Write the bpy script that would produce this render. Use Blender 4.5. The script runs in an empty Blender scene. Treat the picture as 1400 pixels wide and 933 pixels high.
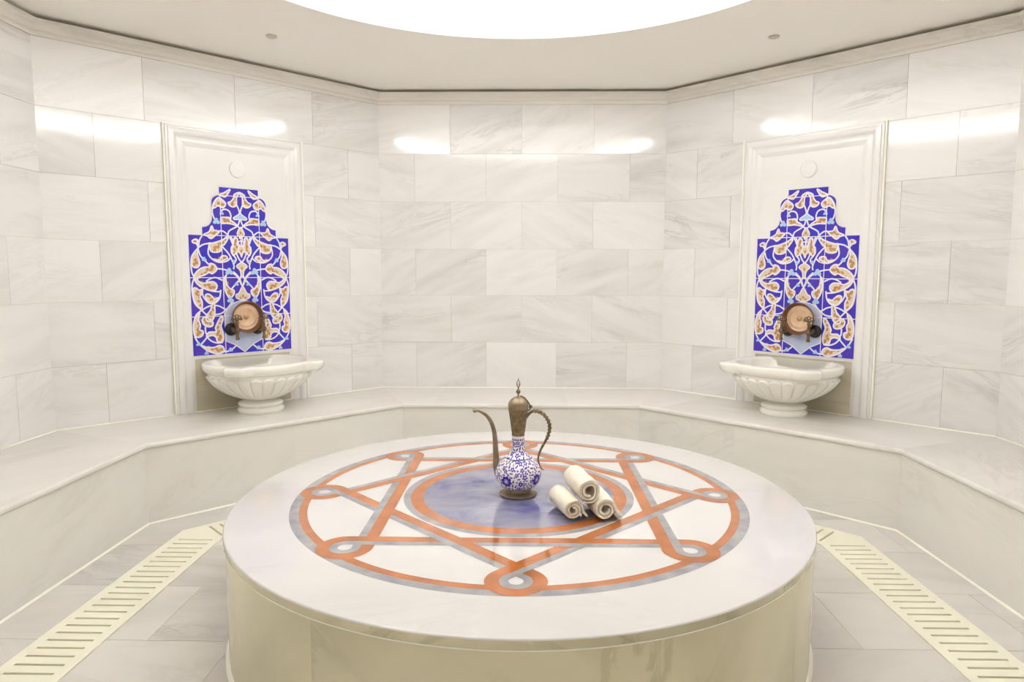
import bpy, math, random
from mathutils import Vector, Matrix, noise
PI=math.pi; sin=math.sin; cos=math.cos
random.seed(7)
C=bpy.context.scene.collection
S=2.1; AP=S/2+S/math.sqrt(2); CY=-AP; T8=math.tan(PI/8)
HC=2.601; HB=.421; TZ=.436

# ------------------------------------------------------------------ helpers
class MB:
    """collects faces with a material slot, a uv and a per-face stone offset"""
    def __init__(s): s.v=[];s.f=[];s.m=[];s.uv=[];s.off=[];s.tone=[];s.cur=((0,0,0),0.)
    def stone(s,tone=None):
        s.cur=((random.uniform(-40,40),random.uniform(-40,40),random.uniform(-1,1)),random.uniform(-1,1) if tone is None else tone); return s
    def add(s,verts,faces,m=0,uv=None):
        b=len(s.v); s.v+=[tuple(p) for p in verts]
        for f in faces:
            s.f.append([b+i for i in f]); s.m.append(m)
            s.uv.append([uv(verts[i]) if uv else (verts[i][0],verts[i][2]) for i in f])
            s.off.append(s.cur[0]); s.tone.append(s.cur[1])
        return s
    def box(s,x0,x1,y0,y1,z0,z1,m=0,uv=None):
        V=[(x0,y0,z0),(x1,y0,z0),(x1,y1,z0),(x0,y1,z0),(x0,y0,z1),(x1,y0,z1),(x1,y1,z1),(x0,y1,z1)]
        return s.add(V,[(0,3,2,1),(4,5,6,7),(0,1,5,4),(1,2,6,5),(2,3,7,6),(3,0,4,7)],m,uv)
    def lathe(s,prof,n=48,c=(0,0),m=0,rf=None,cap=True,mz=None):
        V=[];F=[];k=len(prof)
        for i,(r,z) in enumerate(prof):
            for j in range(n):
                a=2*PI*j/n; rr=r if rf is None else rf(r,z,a,i)
                V.append((c[0]+rr*cos(a),c[1]+rr*sin(a),z))
        for i in range(k-1):
            for j in range(n):
                q=(j+1)%n; F.append((i*n+j,i*n+q,(i+1)*n+q,(i+1)*n+j))
        if cap:
            if prof[0][0]>1e-5: F.append(tuple(range(n-1,-1,-1)))
            if prof[-1][0]>1e-5: F.append(tuple((k-1)*n+j for j in range(n)))
        def uv(p): return (math.atan2(p[1]-c[1],p[0]-c[0])*.9, p[2])
        return s.add(V,F,m,uv)
    def tube(s,pts,rad,n=10,m=0,closed=False):
        P=[Vector(p) for p in pts]; k=len(P)
        if not hasattr(rad,'__len__'): rad=[rad]*k
        V=[];up=None
        for i in range(k):
            a=P[(i-1)%k] if (closed or i>0) else P[i]; b=P[(i+1)%k] if (closed or i<k-1) else P[i]
            t=(b-a).normalized()
            if up is None:
                up=Vector((0,0,1)) if abs(t.z)<.9 else Vector((0,1,0))
            x=t.cross(up).normalized(); up=x.cross(t).normalized()
            for j in range(n):
                an=2*PI*j/n; V.append(P[i]+(x*cos(an)+up*sin(an))*rad[i])
        F=[]
        for i in range(k if closed else k-1):
            i2=(i+1)%k
            for j in range(n):
                q=(j+1)%n; F.append((i*n+j,i2*n+j,i2*n+q,i*n+q))
        if not closed: F.append(tuple(range(n))); F.append(tuple((k-1)*n+j for j in range(n-1,-1,-1)))
        return s.add(V,F,m)
    def build(s,name,mats,parent=None,smooth=False,angle=None):
        me=bpy.data.meshes.new(name); me.from_pydata(s.v,[],s.f)
        if not isinstance(mats,(list,tuple)): mats=[mats]
        for m in mats: me.materials.append(m)
        me.polygons.foreach_set('material_index',s.m)
        ul=me.uv_layers.new(name='UVMap'); flat=[c for f in s.uv for q in f for c in q]; ul.data.foreach_set('uv',flat)
        a=me.attributes.new('toff','FLOAT_VECTOR','FACE'); a.data.foreach_set('vector',[c for o in s.off for c in o])
        a=me.attributes.new('tone','FLOAT','FACE'); a.data.foreach_set('value',s.tone)
        me.update()
        if smooth:
            me.polygons.foreach_set('use_smooth',[True]*len(me.polygons))
            if angle: me.set_sharp_from_angle(angle=math.radians(angle))
        o=bpy.data.objects.new(name,me); C.objects.link(o)
        if parent: o.parent=parent
        return o
def thing(name,label,cat,loc=(0,0,0),rz=0,group=None):
    o=bpy.data.objects.new(name,None); C.objects.link(o); o.location=loc; o.rotation_euler=(0,0,rz)
    o.empty_display_size=.1
    return tag(o,label,cat,group)
def tag(o,label,cat,group=None):
    o['label']=label;o['category']=cat
    if group:o['group']=group
    return o
def struct(o,label=None):
    o['kind']='structure'
    if label:o['label']=label
    return o
def place(o,th):
    o.location=(-sin(th)*AP, CY+cos(th)*AP,0); o.rotation_euler=(0,0,th); return o
def crom(P,n=8,closed=False):
    P=[Vector(p) for p in P]; k=len(P); out=[]
    rng=range(k) if closed else range(k-1)
    for i in rng:
        p1=P[i];p2=P[(i+1)%k]
        p0=P[(i-1)%k] if closed or i>0 else p1*2-p2
        p3=P[(i+2)%k] if closed or i<k-2 else p2*2-p1
        for j in range(n):
            t=j/n; out.append(.5*((2*p1)+(p2-p0)*t+(2*p0-5*p1+4*p2-p3)*t*t+(3*p1-p0-3*p2+p3)*t**3))
    if not closed: out.append(P[-1])
    return out

# ------------------------------------------------------------------ materials
def nt(name):
    m=bpy.data.materials.new(name); m.use_nodes=True; t=m.node_tree; b=t.nodes['Principled BSDF']; return m,t,b
def N(t,k,**kw):
    n=t.nodes.new(k)
    for a,v in kw.items(): setattr(n,a,v)
    return n
def ramp(t,stops):
    r=t.nodes.new('ShaderNodeValToRGB'); e=r.color_ramp.elements
    while len(e)<len(stops): e.new(.5)
    for i,(p,c) in enumerate(stops):
        e[i].position=p; e[i].color=(c,c,c,1) if not hasattr(c,'__len__') else (*c,1)
    return r
def mixc(t,f,a,b,mode='MIX'):
    n=t.nodes.new('ShaderNodeMix'); n.data_type='RGBA'; n.blend_type=mode
    for s_,v in ((0,f),(6,a),(7,b)):
        if hasattr(v,'is_output') or isinstance(v,bpy.types.NodeSocket): t.links.new(v,n.inputs[s_])
        elif s_==0: n.inputs[0].default_value=v
        else: n.inputs[s_].default_value=(*v,1)
    return n.outputs[2]
def marble(name,base=(.80,.78,.74),dark=(.55,.53,.50),amt=.5,rough=.12,ior=1.5,scale=1.,tone=.06,stretch=6.,uv=True,rot=.55,bump=0.):
    m,t,b=nt(name); L=t.links.new
    if uv:
        src=N(t,'ShaderNodeUVMap').outputs[0]
    else: src=N(t,'ShaderNodeTexCoord').outputs['Object']
    at=N(t,'ShaderNodeAttribute',attribute_name='toff')
    # vein direction turned stone by stone
    sep=N(t,'ShaderNodeSeparateXYZ'); L(at.outputs['Vector'],sep.inputs[0])
    mr=N(t,'ShaderNodeMapRange'); mr.inputs[1].default_value=-1;mr.inputs[2].default_value=1
    mr.inputs[3].default_value=-rot;mr.inputs[4].default_value=rot*.9; L(sep.outputs[2],mr.inputs[0])
    vr=N(t,'ShaderNodeVectorRotate',rotation_type='Z_AXIS'); L(src,vr.inputs['Vector']); L(mr.outputs[0],vr.inputs['Angle'])
    mp=N(t,'ShaderNodeVectorMath',operation='MULTIPLY'); mp.inputs[1].default_value=(1.2*scale,stretch*scale,1.2*scale if uv else 2*scale); L(vr.outputs[0],mp.inputs[0])
    ad=N(t,'ShaderNodeVectorMath',operation='ADD'); L(mp.outputs[0],ad.inputs[0]); L(at.outputs['Vector'],ad.inputs[1])
    n1=N(t,'ShaderNodeTexNoise'); n1.inputs['Scale'].default_value=1.1; n1.inputs['Detail'].default_value=4; n1.inputs['Distortion'].default_value=.5; L(ad.outputs[0],n1.inputs['Vector'])
    r1=ramp(t,[(.42,0),(.60,.55),(.72,1)]); L(n1.outputs['Fac'],r1.inputs[0])
    n2=N(t,'ShaderNodeTexNoise'); n2.inputs['Scale'].default_value=1.7; n2.inputs['Detail'].default_value=7; n2.inputs['Roughness'].default_value=.62; n2.inputs['Distortion'].default_value=.9; L(ad.outputs[0],n2.inputs['Vector'])
    r2=ramp(t,[(.455,0),(.495,1),(.505,1),(.56,0)]); L(n2.outputs['Fac'],r2.inputs[0])
    n3=N(t,'ShaderNodeTexNoise'); n3.inputs['Scale'].default_value=.9; L(ad.outputs[0],n3.inputs['Vector'])
    r3=ramp(t,[(.45,0),(.7,1)]); L(n3.outputs['Fac'],r3.inputs[0])
    mu=N(t,'ShaderNodeMath',operation='MULTIPLY'); L(r2.outputs[0],mu.inputs[0]); L(r3.outputs[0],mu.inputs[1])
    m1=N(t,'ShaderNodeMath',operation='MULTIPLY'); m1.inputs[1].default_value=amt*.55; L(r1.outputs[0],m1.inputs[0])
    m2=N(t,'ShaderNodeMath',operation='MULTIPLY_ADD'); m2.inputs[1].default_value=amt*.6; L(mu.outputs[0],m2.inputs[0]); L(m1.outputs[0],m2.inputs[2])
    m2.use_clamp=True
    ta=N(t,'ShaderNodeAttribute',attribute_name='tone')
    vm=N(t,'ShaderNodeMapRange'); vm.inputs[1].default_value=1;vm.inputs[2].default_value=-1;vm.inputs[3].default_value=.45;vm.inputs[4].default_value=1.55; L(ta.outputs['Fac'],vm.inputs[0])
    m3=N(t,'ShaderNodeMath',operation='MULTIPLY',use_clamp=True); L(m2.outputs[0],m3.inputs[0]); L(vm.outputs[0],m3.inputs[1])
    col=mixc(t,m3.outputs[0],base,dark)
    ma=N(t,'ShaderNodeMath',operation='MULTIPLY_ADD'); ma.inputs[1].default_value=tone; ma.inputs[2].default_value=1-tone*.5; L(ta.outputs['Fac'],ma.inputs[0])
    sc=N(t,'ShaderNodeVectorMath',operation='SCALE'); L(col,sc.inputs[0]); L(ma.outputs[0],sc.inputs['Scale'])
    L(sc.outputs[0],b.inputs['Base Color'])
    b.inputs['Roughness'].default_value=rough; b.inputs['IOR'].default_value=ior
    return m
def plain(name,c,rough=.5,metal=0.,noise_amt=0.,nscale=20,bump=0.,emis=None,ior=1.5,c2=None):
    m,t,b=nt(name); L=t.links.new
    b.inputs['Base Color'].default_value=(*c,1); b.inputs['Roughness'].default_value=rough; b.inputs['Metallic'].default_value=metal; b.inputs['IOR'].default_value=ior
    if noise_amt or bump or c2:
        tc=N(t,'ShaderNodeTexCoord'); n=N(t,'ShaderNodeTexNoise'); n.inputs['Scale'].default_value=nscale; n.inputs['Detail'].default_value=5; L(tc.outputs['Object'],n.inputs['Vector'])
        r=ramp(t,[(.35,0),(.68,1)]); L(n.outputs['Fac'],r.inputs[0])
        d=c2 or tuple(x*(1-noise_amt) for x in c)
        L(mixc(t,r.outputs[0],c,d),b.inputs['Base Color'])
        if bump:
            bp=N(t,'ShaderNodeBump'); bp.inputs['Strength'].default_value=bump; bp.inputs['Distance'].default_value=.002; L(n.outputs['Fac'],bp.inputs['Height']); L(bp.outputs[0],b.inputs['Normal'])
    if emis:
        b.inputs['Emission Color'].default_value=(*emis[:3],1); b.inputs['Emission Strength'].default_value=emis[3]
    return m
W0=(.84,.825,.805)
M={}
M['wall']=marble('wall_marble',W0,(.53,.505,.465),.5,.08,1.48,tone=.05,stretch=6.5,scale=1.15)
M['stone']=marble('bench_marble',(.77,.75,.715),(.57,.55,.51),.45,.13,1.5,tone=.03,stretch=4)
M['floor']=marble('floor_marble',(.68,.66,.625),(.44,.42,.395),.6,.16,1.5,tone=.05,stretch=5)
M['drum']=marble('drum_marble',(.73,.68,.50),(.40,.37,.22),1.3,.14,1.5,tone=.03,stretch=2,rot=1.2)
M['top']=marble('table_top_marble',(.665,.65,.635),(.57,.55,.53),.5,.07,1.6,tone=.02,stretch=3)
M['panel']=marble('panel_marble',(.84,.825,.80),(.70,.68,.65),.3,.15,1.5,tone=.02,stretch=3)
M['lower']=marble('lower_slab_marble',(.60,.55,.42),(.38,.34,.24),.7,.15,1.5,tone=.02,stretch=12,rot=.05)  # greyish veined marble, colour darkened for the shadow under the basin
M['trim']=marble('crown_marble',(.84,.81,.75),(.60,.57,.50),.5,.2,1.5,tone=.04,stretch=5)
M['basin']=marble('basin_marble',(.87,.85,.79),(.76,.73,.67),.25,.22,1.5,tone=0,uv=False,stretch=2)
M['grout']=plain('grout',(.66,.62,.53),.8)
M['caulk']=plain('white_sealant',(.92,.90,.80),.5)
M['ceil']=plain('ceiling_paint',(.95,.925,.875),.75)
M['dome']=plain('dome_plaster',(.90,.89,.87),.7)
M['led']=plain('cove_led',(1,1,1),.5,emis=(.975,.985,1,17.6))
M['orange']=plain('terracotta_marble',(.47,.145,.035),.06,noise_amt=.3,nscale=14,ior=1.85)
M['grey']=plain('grey_marble',(.37,.36,.36),.06,nscale=16,ior=1.75,c2=(.25,.245,.275))
M['grate']=plain('cream_plastic',(.84,.82,.68),.35)
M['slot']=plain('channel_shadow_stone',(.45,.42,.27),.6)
M['cobalt']=plain('cobalt_glaze',(.028,.028,.50),.12,nscale=9,c2=(.075,.03,.42))
M['gwhite']=plain('white_glaze',(.83,.80,.86),.15)
M['cream']=plain('cream_glaze',(.70,.54,.42),.2,nscale=60,c2=(.74,.64,.52))
M['ochre']=plain('ochre_glaze',(.50,.20,.09),.2,nscale=50,c2=(.46,.29,.10))
M['sky']=plain('turquoise_glaze',(.42,.60,.80),.15)
M['pale']=plain('pale_blue_glaze',(.42,.50,.72),.12,nscale=12,c2=(.55,.56,.68))
M['copper']=plain('copper_inside',(.74,.52,.35),.42,.35,nscale=30,c2=(.66,.44,.28))
M['copperdark']=plain('shaded_dark_copper',(.26,.14,.09),.35,.8,nscale=30,c2=(.22,.12,.07))  # dark rim colour, also paints the shadow on the bowl's inner wall
M['bronze']=plain('aged_bronze',(.22,.145,.085),.38,.6,nscale=60,c2=(.11,.07,.04))
M['brasslight']=plain('polished_boss',(.62,.42,.22),.3,.7)
M['black']=plain('black_rosette',(.008,.010,.007),.4)
M['brass']=plain('aged_brass',(.27,.195,.10),.42,.55,nscale=70,c2=(.13,.095,.05),bump=.25)
M['brassplain']=plain('worn_brass',(.31,.24,.155),.38,.55,nscale=40,c2=(.21,.155,.10))
M['towel']=plain('ivory_terry_cloth',(.80,.74,.62),.95,nscale=420,c2=(.74,.68,.56),bump=.9)
M['fitting']=plain('ceiling_fitting',(.58,.53,.43),.5)
# polished veined blue disc
def bluedisc():
    m,t,b=nt('blue_sodalite_marble'); L=t.links.new
    tc=N(t,'ShaderNodeTexCoord'); mp=N(t,'ShaderNodeMapping'); mp.inputs['Scale'].default_value=(2.0,3.4,1); mp.inputs['Rotation'].default_value=(0,0,.35)
    L(tc.outputs['Object'],mp.inputs[0])
    n=N(t,'ShaderNodeTexNoise'); n.inputs['Scale'].default_value=1.8; n.inputs['Detail'].default_value=5; n.inputs['Roughness'].default_value=.6; n.inputs['Distortion'].default_value=.4; L(mp.outputs[0],n.inputs['Vector'])
    r=ramp(t,[(.32,(.06,.065,.21)),(.42,(.17,.17,.29)),(.55,(.27,.265,.34)),(.75,(.36,.35,.40))]); L(n.outputs['Fac'],r.inputs[0])
    # deep blue patch painted where the ewer blocks the reflection, towards the doorway
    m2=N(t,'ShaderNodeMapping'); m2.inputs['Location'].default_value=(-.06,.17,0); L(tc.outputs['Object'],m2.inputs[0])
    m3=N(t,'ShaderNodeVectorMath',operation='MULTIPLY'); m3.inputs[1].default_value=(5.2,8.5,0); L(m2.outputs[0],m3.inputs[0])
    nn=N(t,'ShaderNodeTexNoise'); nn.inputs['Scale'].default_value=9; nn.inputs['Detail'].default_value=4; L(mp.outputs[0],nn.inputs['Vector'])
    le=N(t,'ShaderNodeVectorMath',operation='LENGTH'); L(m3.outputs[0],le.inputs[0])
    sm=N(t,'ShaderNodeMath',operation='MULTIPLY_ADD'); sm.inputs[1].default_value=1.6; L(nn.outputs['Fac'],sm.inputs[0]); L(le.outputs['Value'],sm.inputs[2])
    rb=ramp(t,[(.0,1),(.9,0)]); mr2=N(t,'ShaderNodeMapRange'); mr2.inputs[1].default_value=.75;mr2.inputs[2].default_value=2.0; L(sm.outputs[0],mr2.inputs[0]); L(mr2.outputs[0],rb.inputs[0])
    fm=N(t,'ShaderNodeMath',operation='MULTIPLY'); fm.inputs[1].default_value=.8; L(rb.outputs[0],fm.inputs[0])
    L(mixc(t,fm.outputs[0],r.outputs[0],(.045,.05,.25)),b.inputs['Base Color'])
    b.inputs['Roughness'].default_value=.05; b.inputs['IOR'].default_value=1.9
    return m
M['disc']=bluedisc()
def attrmat():
    m,t,b=nt('painted_porcelain'); a=N(t,'ShaderNodeAttribute',attribute_name='paint'); t.links.new(a.outputs['Color'],b.inputs['Base Color']); b.inputs['Roughness'].default_value=.15; return m
M['porcelain']=attrmat()

# ------------------------------------------------------------------ room shell
ROWS=[0,.07,.421,.768,1.119,1.46,1.807,2.15,2.503,2.585]
def wall_tiles(mb,u0,u1,zlo=0,skip=None,back=False):
    G=.0011
    for i in range(len(ROWS)-1):
        z0,z1=ROWS[i],ROWS[i+1]
        if z0>=2.5 or z1<=HB+.01: continue
        k=i-2            # 0 = first row above the bench
        js=[.2625+.525*q for q in range(4)] if k%2==0 else [.525*q for q in range(1,4)]
        js=[0]+js+[S]
        if k%2==0: pass
        rt=random.gauss(0,.0012)
        for ji,(a,b) in enumerate(zip(js[:-1],js[1:])):
            a-=S/2;b-=S/2
            a=max(a,u0);b=min(b,u1)
            if b-a<.01: continue
            if skip and skip(a,b,z0,z1): continue
            mb.stone()
            tu=random.gauss(0,.0010);tz=rt+random.gauss(0,.0012)
            if back and k==5 and ji in (1,2): tz=-.0125
            if back and k==4: tz=.0125
            def P(u,z): return (u,-(.0040+tu*(u-(a+b)/2)+tz*(z-(z0+z1)/2)),z)
            A,B,Z0,Z1=a+G,b-G,z0+G,z1-G
            F=[P(A,Z0),P(B,Z0),P(B,Z1),P(A,Z1)]; Bk=[(p[0],0.0005,p[2]) for p in F]
            mb.add(F+Bk,[(0,1,2,3),(0,4,5,1),(1,5,6,2),(2,6,7,3),(3,7,4,0)],0)
SIDES=[('back',0),('back_left',PI/4),('back_right',-PI/4),('left',PI/2),('right',-PI/2),('front_left',3*PI/4),('front_right',-3*PI/4)]
e=.15*T8
for nm,th in SIDES:
    random.seed({'back':11,'back_left':23,'back_right':35,'left':41,'right':52,'front_left':6,'front_right':7}[nm])
    mb=MB(); wall_tiles(mb,-S/2,S/2,back=(nm=='back'))
    mb.add([(-S/2,0,0),(S/2,0,0),(S/2,0,2.585),(-S/2,0,2.585),(-S/2-e,.15,0),(S/2+e,.15,0),(S/2+e,.15,2.62),(-S/2-e,.15,2.62),(S/2+e,.15,2.585),(-S/2-e,.15,2.585)],
           [(0,1,2,3),(3,2,8,9),(4,7,6,5)],1)
    place(struct(mb.build('wall_'+nm,[M['wall'],M['grout']])),th)
# front wall with the open doorway the camera stands in
mb=MB(); D=.85
mb.box(-S/2,-D,0,.15,0,2.585,1); mb.box(D,S/2,0,.15,0,2.585,1); mb.box(-D,D,0,.15,2.2,2.585,1)
place(struct(mb.build('wall_front',[M['wall'],M['grout']])),PI)
# crown moulding pieces with mitred ends
def sweep(mb,prof,m=0,cuts=(),half=S/2,tone=None,closed=True):
    """extrude an (inward distance, height) outline along a wall, ends mitred for the octagon"""
    xs=[-1]+[c for c in cuts]+[1]
    for a,b in zip(xs[:-1],xs[1:]):
        mb.stone(tone)
        def X(c,n): return (c*(half-n*T8)) if abs(c)==1 else c*half
        k=len(prof); V=[(X(a,n),-n,z) for n,z in prof]+[(X(b,n),-n,z) for n,z in prof]
        F=[(i,(i+1)%k,k+(i+1)%k,k+i) for i in range(k)]
        F=[f[::-1] for f in F]
        F+= [tuple(range(k)),tuple(range(2*k-1,k-1,-1))]
        mb.add(V,F,m,uv=lambda p:(p[0],-p[1]+p[2]))
prof=[(0,2.503),(.010,2.503),(.012,2.511),(.016,2.519),(.024,2.524),(.024,2.531),(.028,2.538),(.036,2.548),(.048,2.556),(.054,2.562),(.056,2.580),(0,2.580)]
for i,(nm,th) in enumerate(SIDES+[('front',PI)]):
    random.seed(60+i); mb=MB(); sweep(mb,prof)
    place(struct(mb.build('trim_%d'%(i+1),M['trim'])),th)
# ceiling with the round opening
mb=MB(); n=256; V=[];F=[]; R0=1.443; AO=AP+.15
for j in range(n):
    a=2*PI*j/n; k=((a+PI/8)%(PI/4))-PI/8; R=AO/cos(k)
    V+=[(R0*cos(a),CY+R0*sin(a),HC),(R*cos(a),CY+R*sin(a),HC)]
for j in range(n):
    q=(j+1)%n; F.append((2*j,2*q,2*q+1,2*j+1))
mb.add(V,F)
struct(mb.build('ceiling',M['ceil']))
mb=MB(); pr=[(R0,HC),(R0,2.648),(1.452,2.652),(1.452,2.675),(1.462,2.680),(1.462,2.705),(1.474,2.710),(1.474,2.735),(1.60,2.738),(1.60,2.83),(1.58,2.835),(1.58,2.855),(1.56,2.86),(1.54,2.865)]
for i in range(1,13):
    t=i/12*PI/2; pr.append((1.54*cos(t),2.865+.5*sin(t)))
mb.lathe(pr,192,(0,CY),cap=False)
struct(mb.build('ceiling_dome',M['dome'],smooth=True,angle=25))
mb=MB(); mb.lathe([(1.520,2.740),(1.500,2.743),(1.492,2.752),(1.492,2.832),(1.500,2.842),(1.520,2.845),(1.520,2.740)],160,(0,CY),cap=False)
tag(mb.build('cove_light',M['led'],smooth=True),'white light strip running round inside the lit circular ceiling dome','light')
for x,y,lab in ((-1.396,-1.159,'small round fitting in the ceiling above the left fountain panel'),(1.411,-1.109,'small round fitting in the ceiling above the right fountain panel')):
    mb=MB(); mb.lathe([(.030,HC-.001),(.030,HC-.005),(.025,HC-.007),(.0,HC-.007)],24,(0,0))
    o=mb.build('ceiling_fitting',M['fitting'],smooth=True,angle=40); o.location=(x,y,0); tag(o,lab,'ceiling fitting','small ceiling fittings')
# floor
random.seed(3); mb=MB()
mb.box(-3.2,3.2,CY-2.9,CY+2.9,-.05,-.0015,1)
g=.0012; row=0; y=CY-2.8
while y<CY+2.7:
    x=-3.15-(.31 if row%2 else 0)
    while x<3.1:
        mb.stone(); mb.box(x+g,x+.62-g,y+g,y+.415-g,-.003,0,0,uv=lambda p:(p[0],p[1])); x+=.62
    y+=.415; row+=1
struct(mb.build('floor',[M['floor'],M['grout']]))

# ------------------------------------------------------------------ benches
BD=.654
wherebench={'back':'white marble bench along the back wall behind the round platform','back_left':'white marble bench carrying the basin under the left tiled panel',
 'back_right':'white marble bench carrying the basin under the right tiled panel','left':'white marble bench along the left wall at the left edge of the photo','right':'white marble bench along the right wall at the right edge of the photo'}
for i,(nm,th) in enumerate(SIDES[:5]):
    random.seed(80+i)
    t=thing('marble_bench',wherebench[nm],'bench',group='marble benches round the room'); place(t,th)
    nose=[(BD-.012+.012*sin(a),HB-.015+.015*cos(a)) for a in [PI*q/8 for q in range(9)]]
    cuts={'back':(-.55,.3),'back_left':(-.05,.62),'back_right':(-.6,.1),'left':(-.3,),'right':(.3,)}[nm]
    mb=MB(); sweep(mb,[(.0065,HB)]+nose+[(.0065,HB-.03)],cuts=cuts); mb.build('seat_slab',M['stone'],t,smooth=True,angle=35)
    mb=MB(); sweep(mb,[(.60,HB-.03),(.641,HB-.03),(.641,0),(.60,0)],cuts={'back':(),'back_left':(.02,),'back_right':(-.1,),'left':(),'right':()}[nm]); mb.build('riser',M['stone'],t)
    mb=MB(); sweep(mb,[(.0066,HB+.006),(.011,HB+.003),(.013,HB+.0002),(.0066,HB+.0002)]); mb.build('wall_sealant',M['caulk'],t)
    mb=MB(); sweep(mb,[(.641,.007),(.645,.006),(.650,0.0003),(.641,0.0003)]); mb.build('floor_sealant',M['caulk'],t)

# ------------------------------------------------------------------ drain grates (octagonal channel round the platform)
def grate(th,lab,h0,h1):
    t=thing('drain_grate',lab,'drain','' and None or (0,0,0),group='slotted cream drain grates round the platform'); 
    ap=1.67; w=.237; t.location=(-sin(th)*ap,CY+cos(th)*ap,0); t.rotation_euler=(0,0,th)
    H=ap*T8
    def X(s_,n): return s_*(H-n*T8)
    mb=MB(); z=.006; m_=.036
    # two long rails, mitred ends, bars between
    def quadbox(P,z0,z1):
        V=[(x,-n,z0) for x,n in P]+[(x,-n,z1) for x,n in P]; k=len(P)
        mb.add(V,[tuple(range(k,2*k)),tuple(range(k-1,-1,-1))]+[(i,(i+1)%k,k+(i+1)%k,k+i) for i in range(k)])
    quadbox([(X(-1,w-m_),w-m_),(X(1,w-m_),w-m_),(X(1,w),w),(X(-1,w),w)][::-1],0.0005,z)
    quadbox([(X(-1,0),0),(X(1,0),0),(X(1,m_),m_),(X(-1,m_),m_)][::-1],0.0005,z)
    pitch=.05; sl=.0115; xi=X(1,w-m_)-.012; k=int(2*xi/pitch); st=-k*pitch/2
    xs=[st+i*pitch for i in range(k+1)]
    a=m_;b=w-m_
    prev=None
    for i in range(len(xs)-1):
        x0,x1=xs[i]+sl/2,xs[i+1]-sl/2
        quadbox([(x0,a),(x1,a),(x1,b),(x0,b)][::-1],0.0005,z)
    # solid mitred ends
    quadbox([(X(-1,a),a),(xs[0]-sl/2,a),(xs[0]-sl/2,b),(X(-1,b),b)][::-1],0.0005,z)
    quadbox([(xs[-1]+sl/2,a),(X(1,a),a),(X(1,b),b),(xs[-1]+sl/2,b)][::-1],0.0005,z)
    mb.build('grate_slab',M['grate'],t)
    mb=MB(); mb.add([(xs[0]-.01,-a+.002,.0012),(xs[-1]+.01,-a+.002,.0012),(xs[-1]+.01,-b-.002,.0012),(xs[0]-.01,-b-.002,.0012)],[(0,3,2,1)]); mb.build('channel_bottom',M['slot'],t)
grate(PI/2,'long cream slotted drain grate on the floor left of the round platform',0,0)
grate(-PI/2,'long cream slotted drain grate on the floor right of the round platform',0,0)
grate(PI/4,'cream drain grate behind the round platform, its end showing at the left',0,0)
grate(-PI/4,'cream drain grate behind the round platform, its end showing at the right',0,0)

# ------------------------------------------------------------------ round platform
PX=.005
pl=thing('round_platform','large round marble platform with star inlay in the middle of the room','platform',(PX,CY,0))
RT=1.05
random.seed(5)
mb=MB()
ns=192
cutsd=[0,22,50,75,101,128,150,171,192]
for a0,a1 in zip(cutsd[:-1],cutsd[1:]):
    mb.stone(); V=[];F=[]
    for zi,z in enumerate((.0,.407)):
        for j in range(a0,a1+1):
            a=2*PI*j/ns; V.append(((RT-.006)*cos(a),(RT-.006)*sin(a),z))
    k=a1-a0+1
    F=[(j,j+1,k+j+1,k+j) for j in range(k-1)]
    mb.add(V,F,0,uv=lambda p:((math.atan2(p[1],p[0])%(2*PI))*RT,p[2]))
mb.build('drum',M['drum'],pl,smooth=True)
mb=MB(); pr=[(RT-.008,.406),(RT-.002,.408),(RT,.411)]+[(RT-.006+.006*cos(a),TZ-.006+.006*sin(a)) for a in [PI/2*q/6 for q in range(7)]]
cutt=[0,19,45,66,91,118,140,166,192]
for a0,a1 in zip(cutt[:-1],cutt[1:]):
    mb.stone(); V=[]; pq=pr+[(.43,TZ)]
    for r,z in pq:
        for j in range(a0,a1+1):
            a=2*PI*(j)/ns+.05; V.append((r*cos(a),r*sin(a),z))
    k=a1-a0+1
    mb.add(V,[(i*k+j,i*k+j+1,(i+1)*k+j+1,(i+1)*k+j) for i in range(4,len(pq)-1) for j in range(k-1)],0,uv=lambda p:(p[0],p[1]+p[2]))
    mb.add(V,[(i*k+j,i*k+j+1,(i+1)*k+j+1,(i+1)*k+j) for i in range(4) for j in range(k-1)],1,uv=lambda p:((math.atan2(p[1],p[0])%(2*PI))*RT,p[2]))  # slab edge in the darker drum marble, its shade put into the colour
mb.stone(0); mb.lathe([(.43,TZ),(0,TZ)],ns,(0,0),cap=False)
mb.build('top_slab',[M['top'],M['drum']],pl,smooth=True,angle=50)
mb=MB(); mb.lathe([(RT-.007,.4025),(RT-.0035,.403),(RT-.0035,.4065),(RT-.007,.407)],ns,(0,0),cap=False); mb.build('joint_sealant',M['caulk'],pl)
mb=MB(); mb.lathe([(RT-.006,.016),(RT-.001,.012),(RT+.006,.0004)],ns,(0,0),cap=False); mb.build('floor_sealant',M['caulk'],pl)
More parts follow.
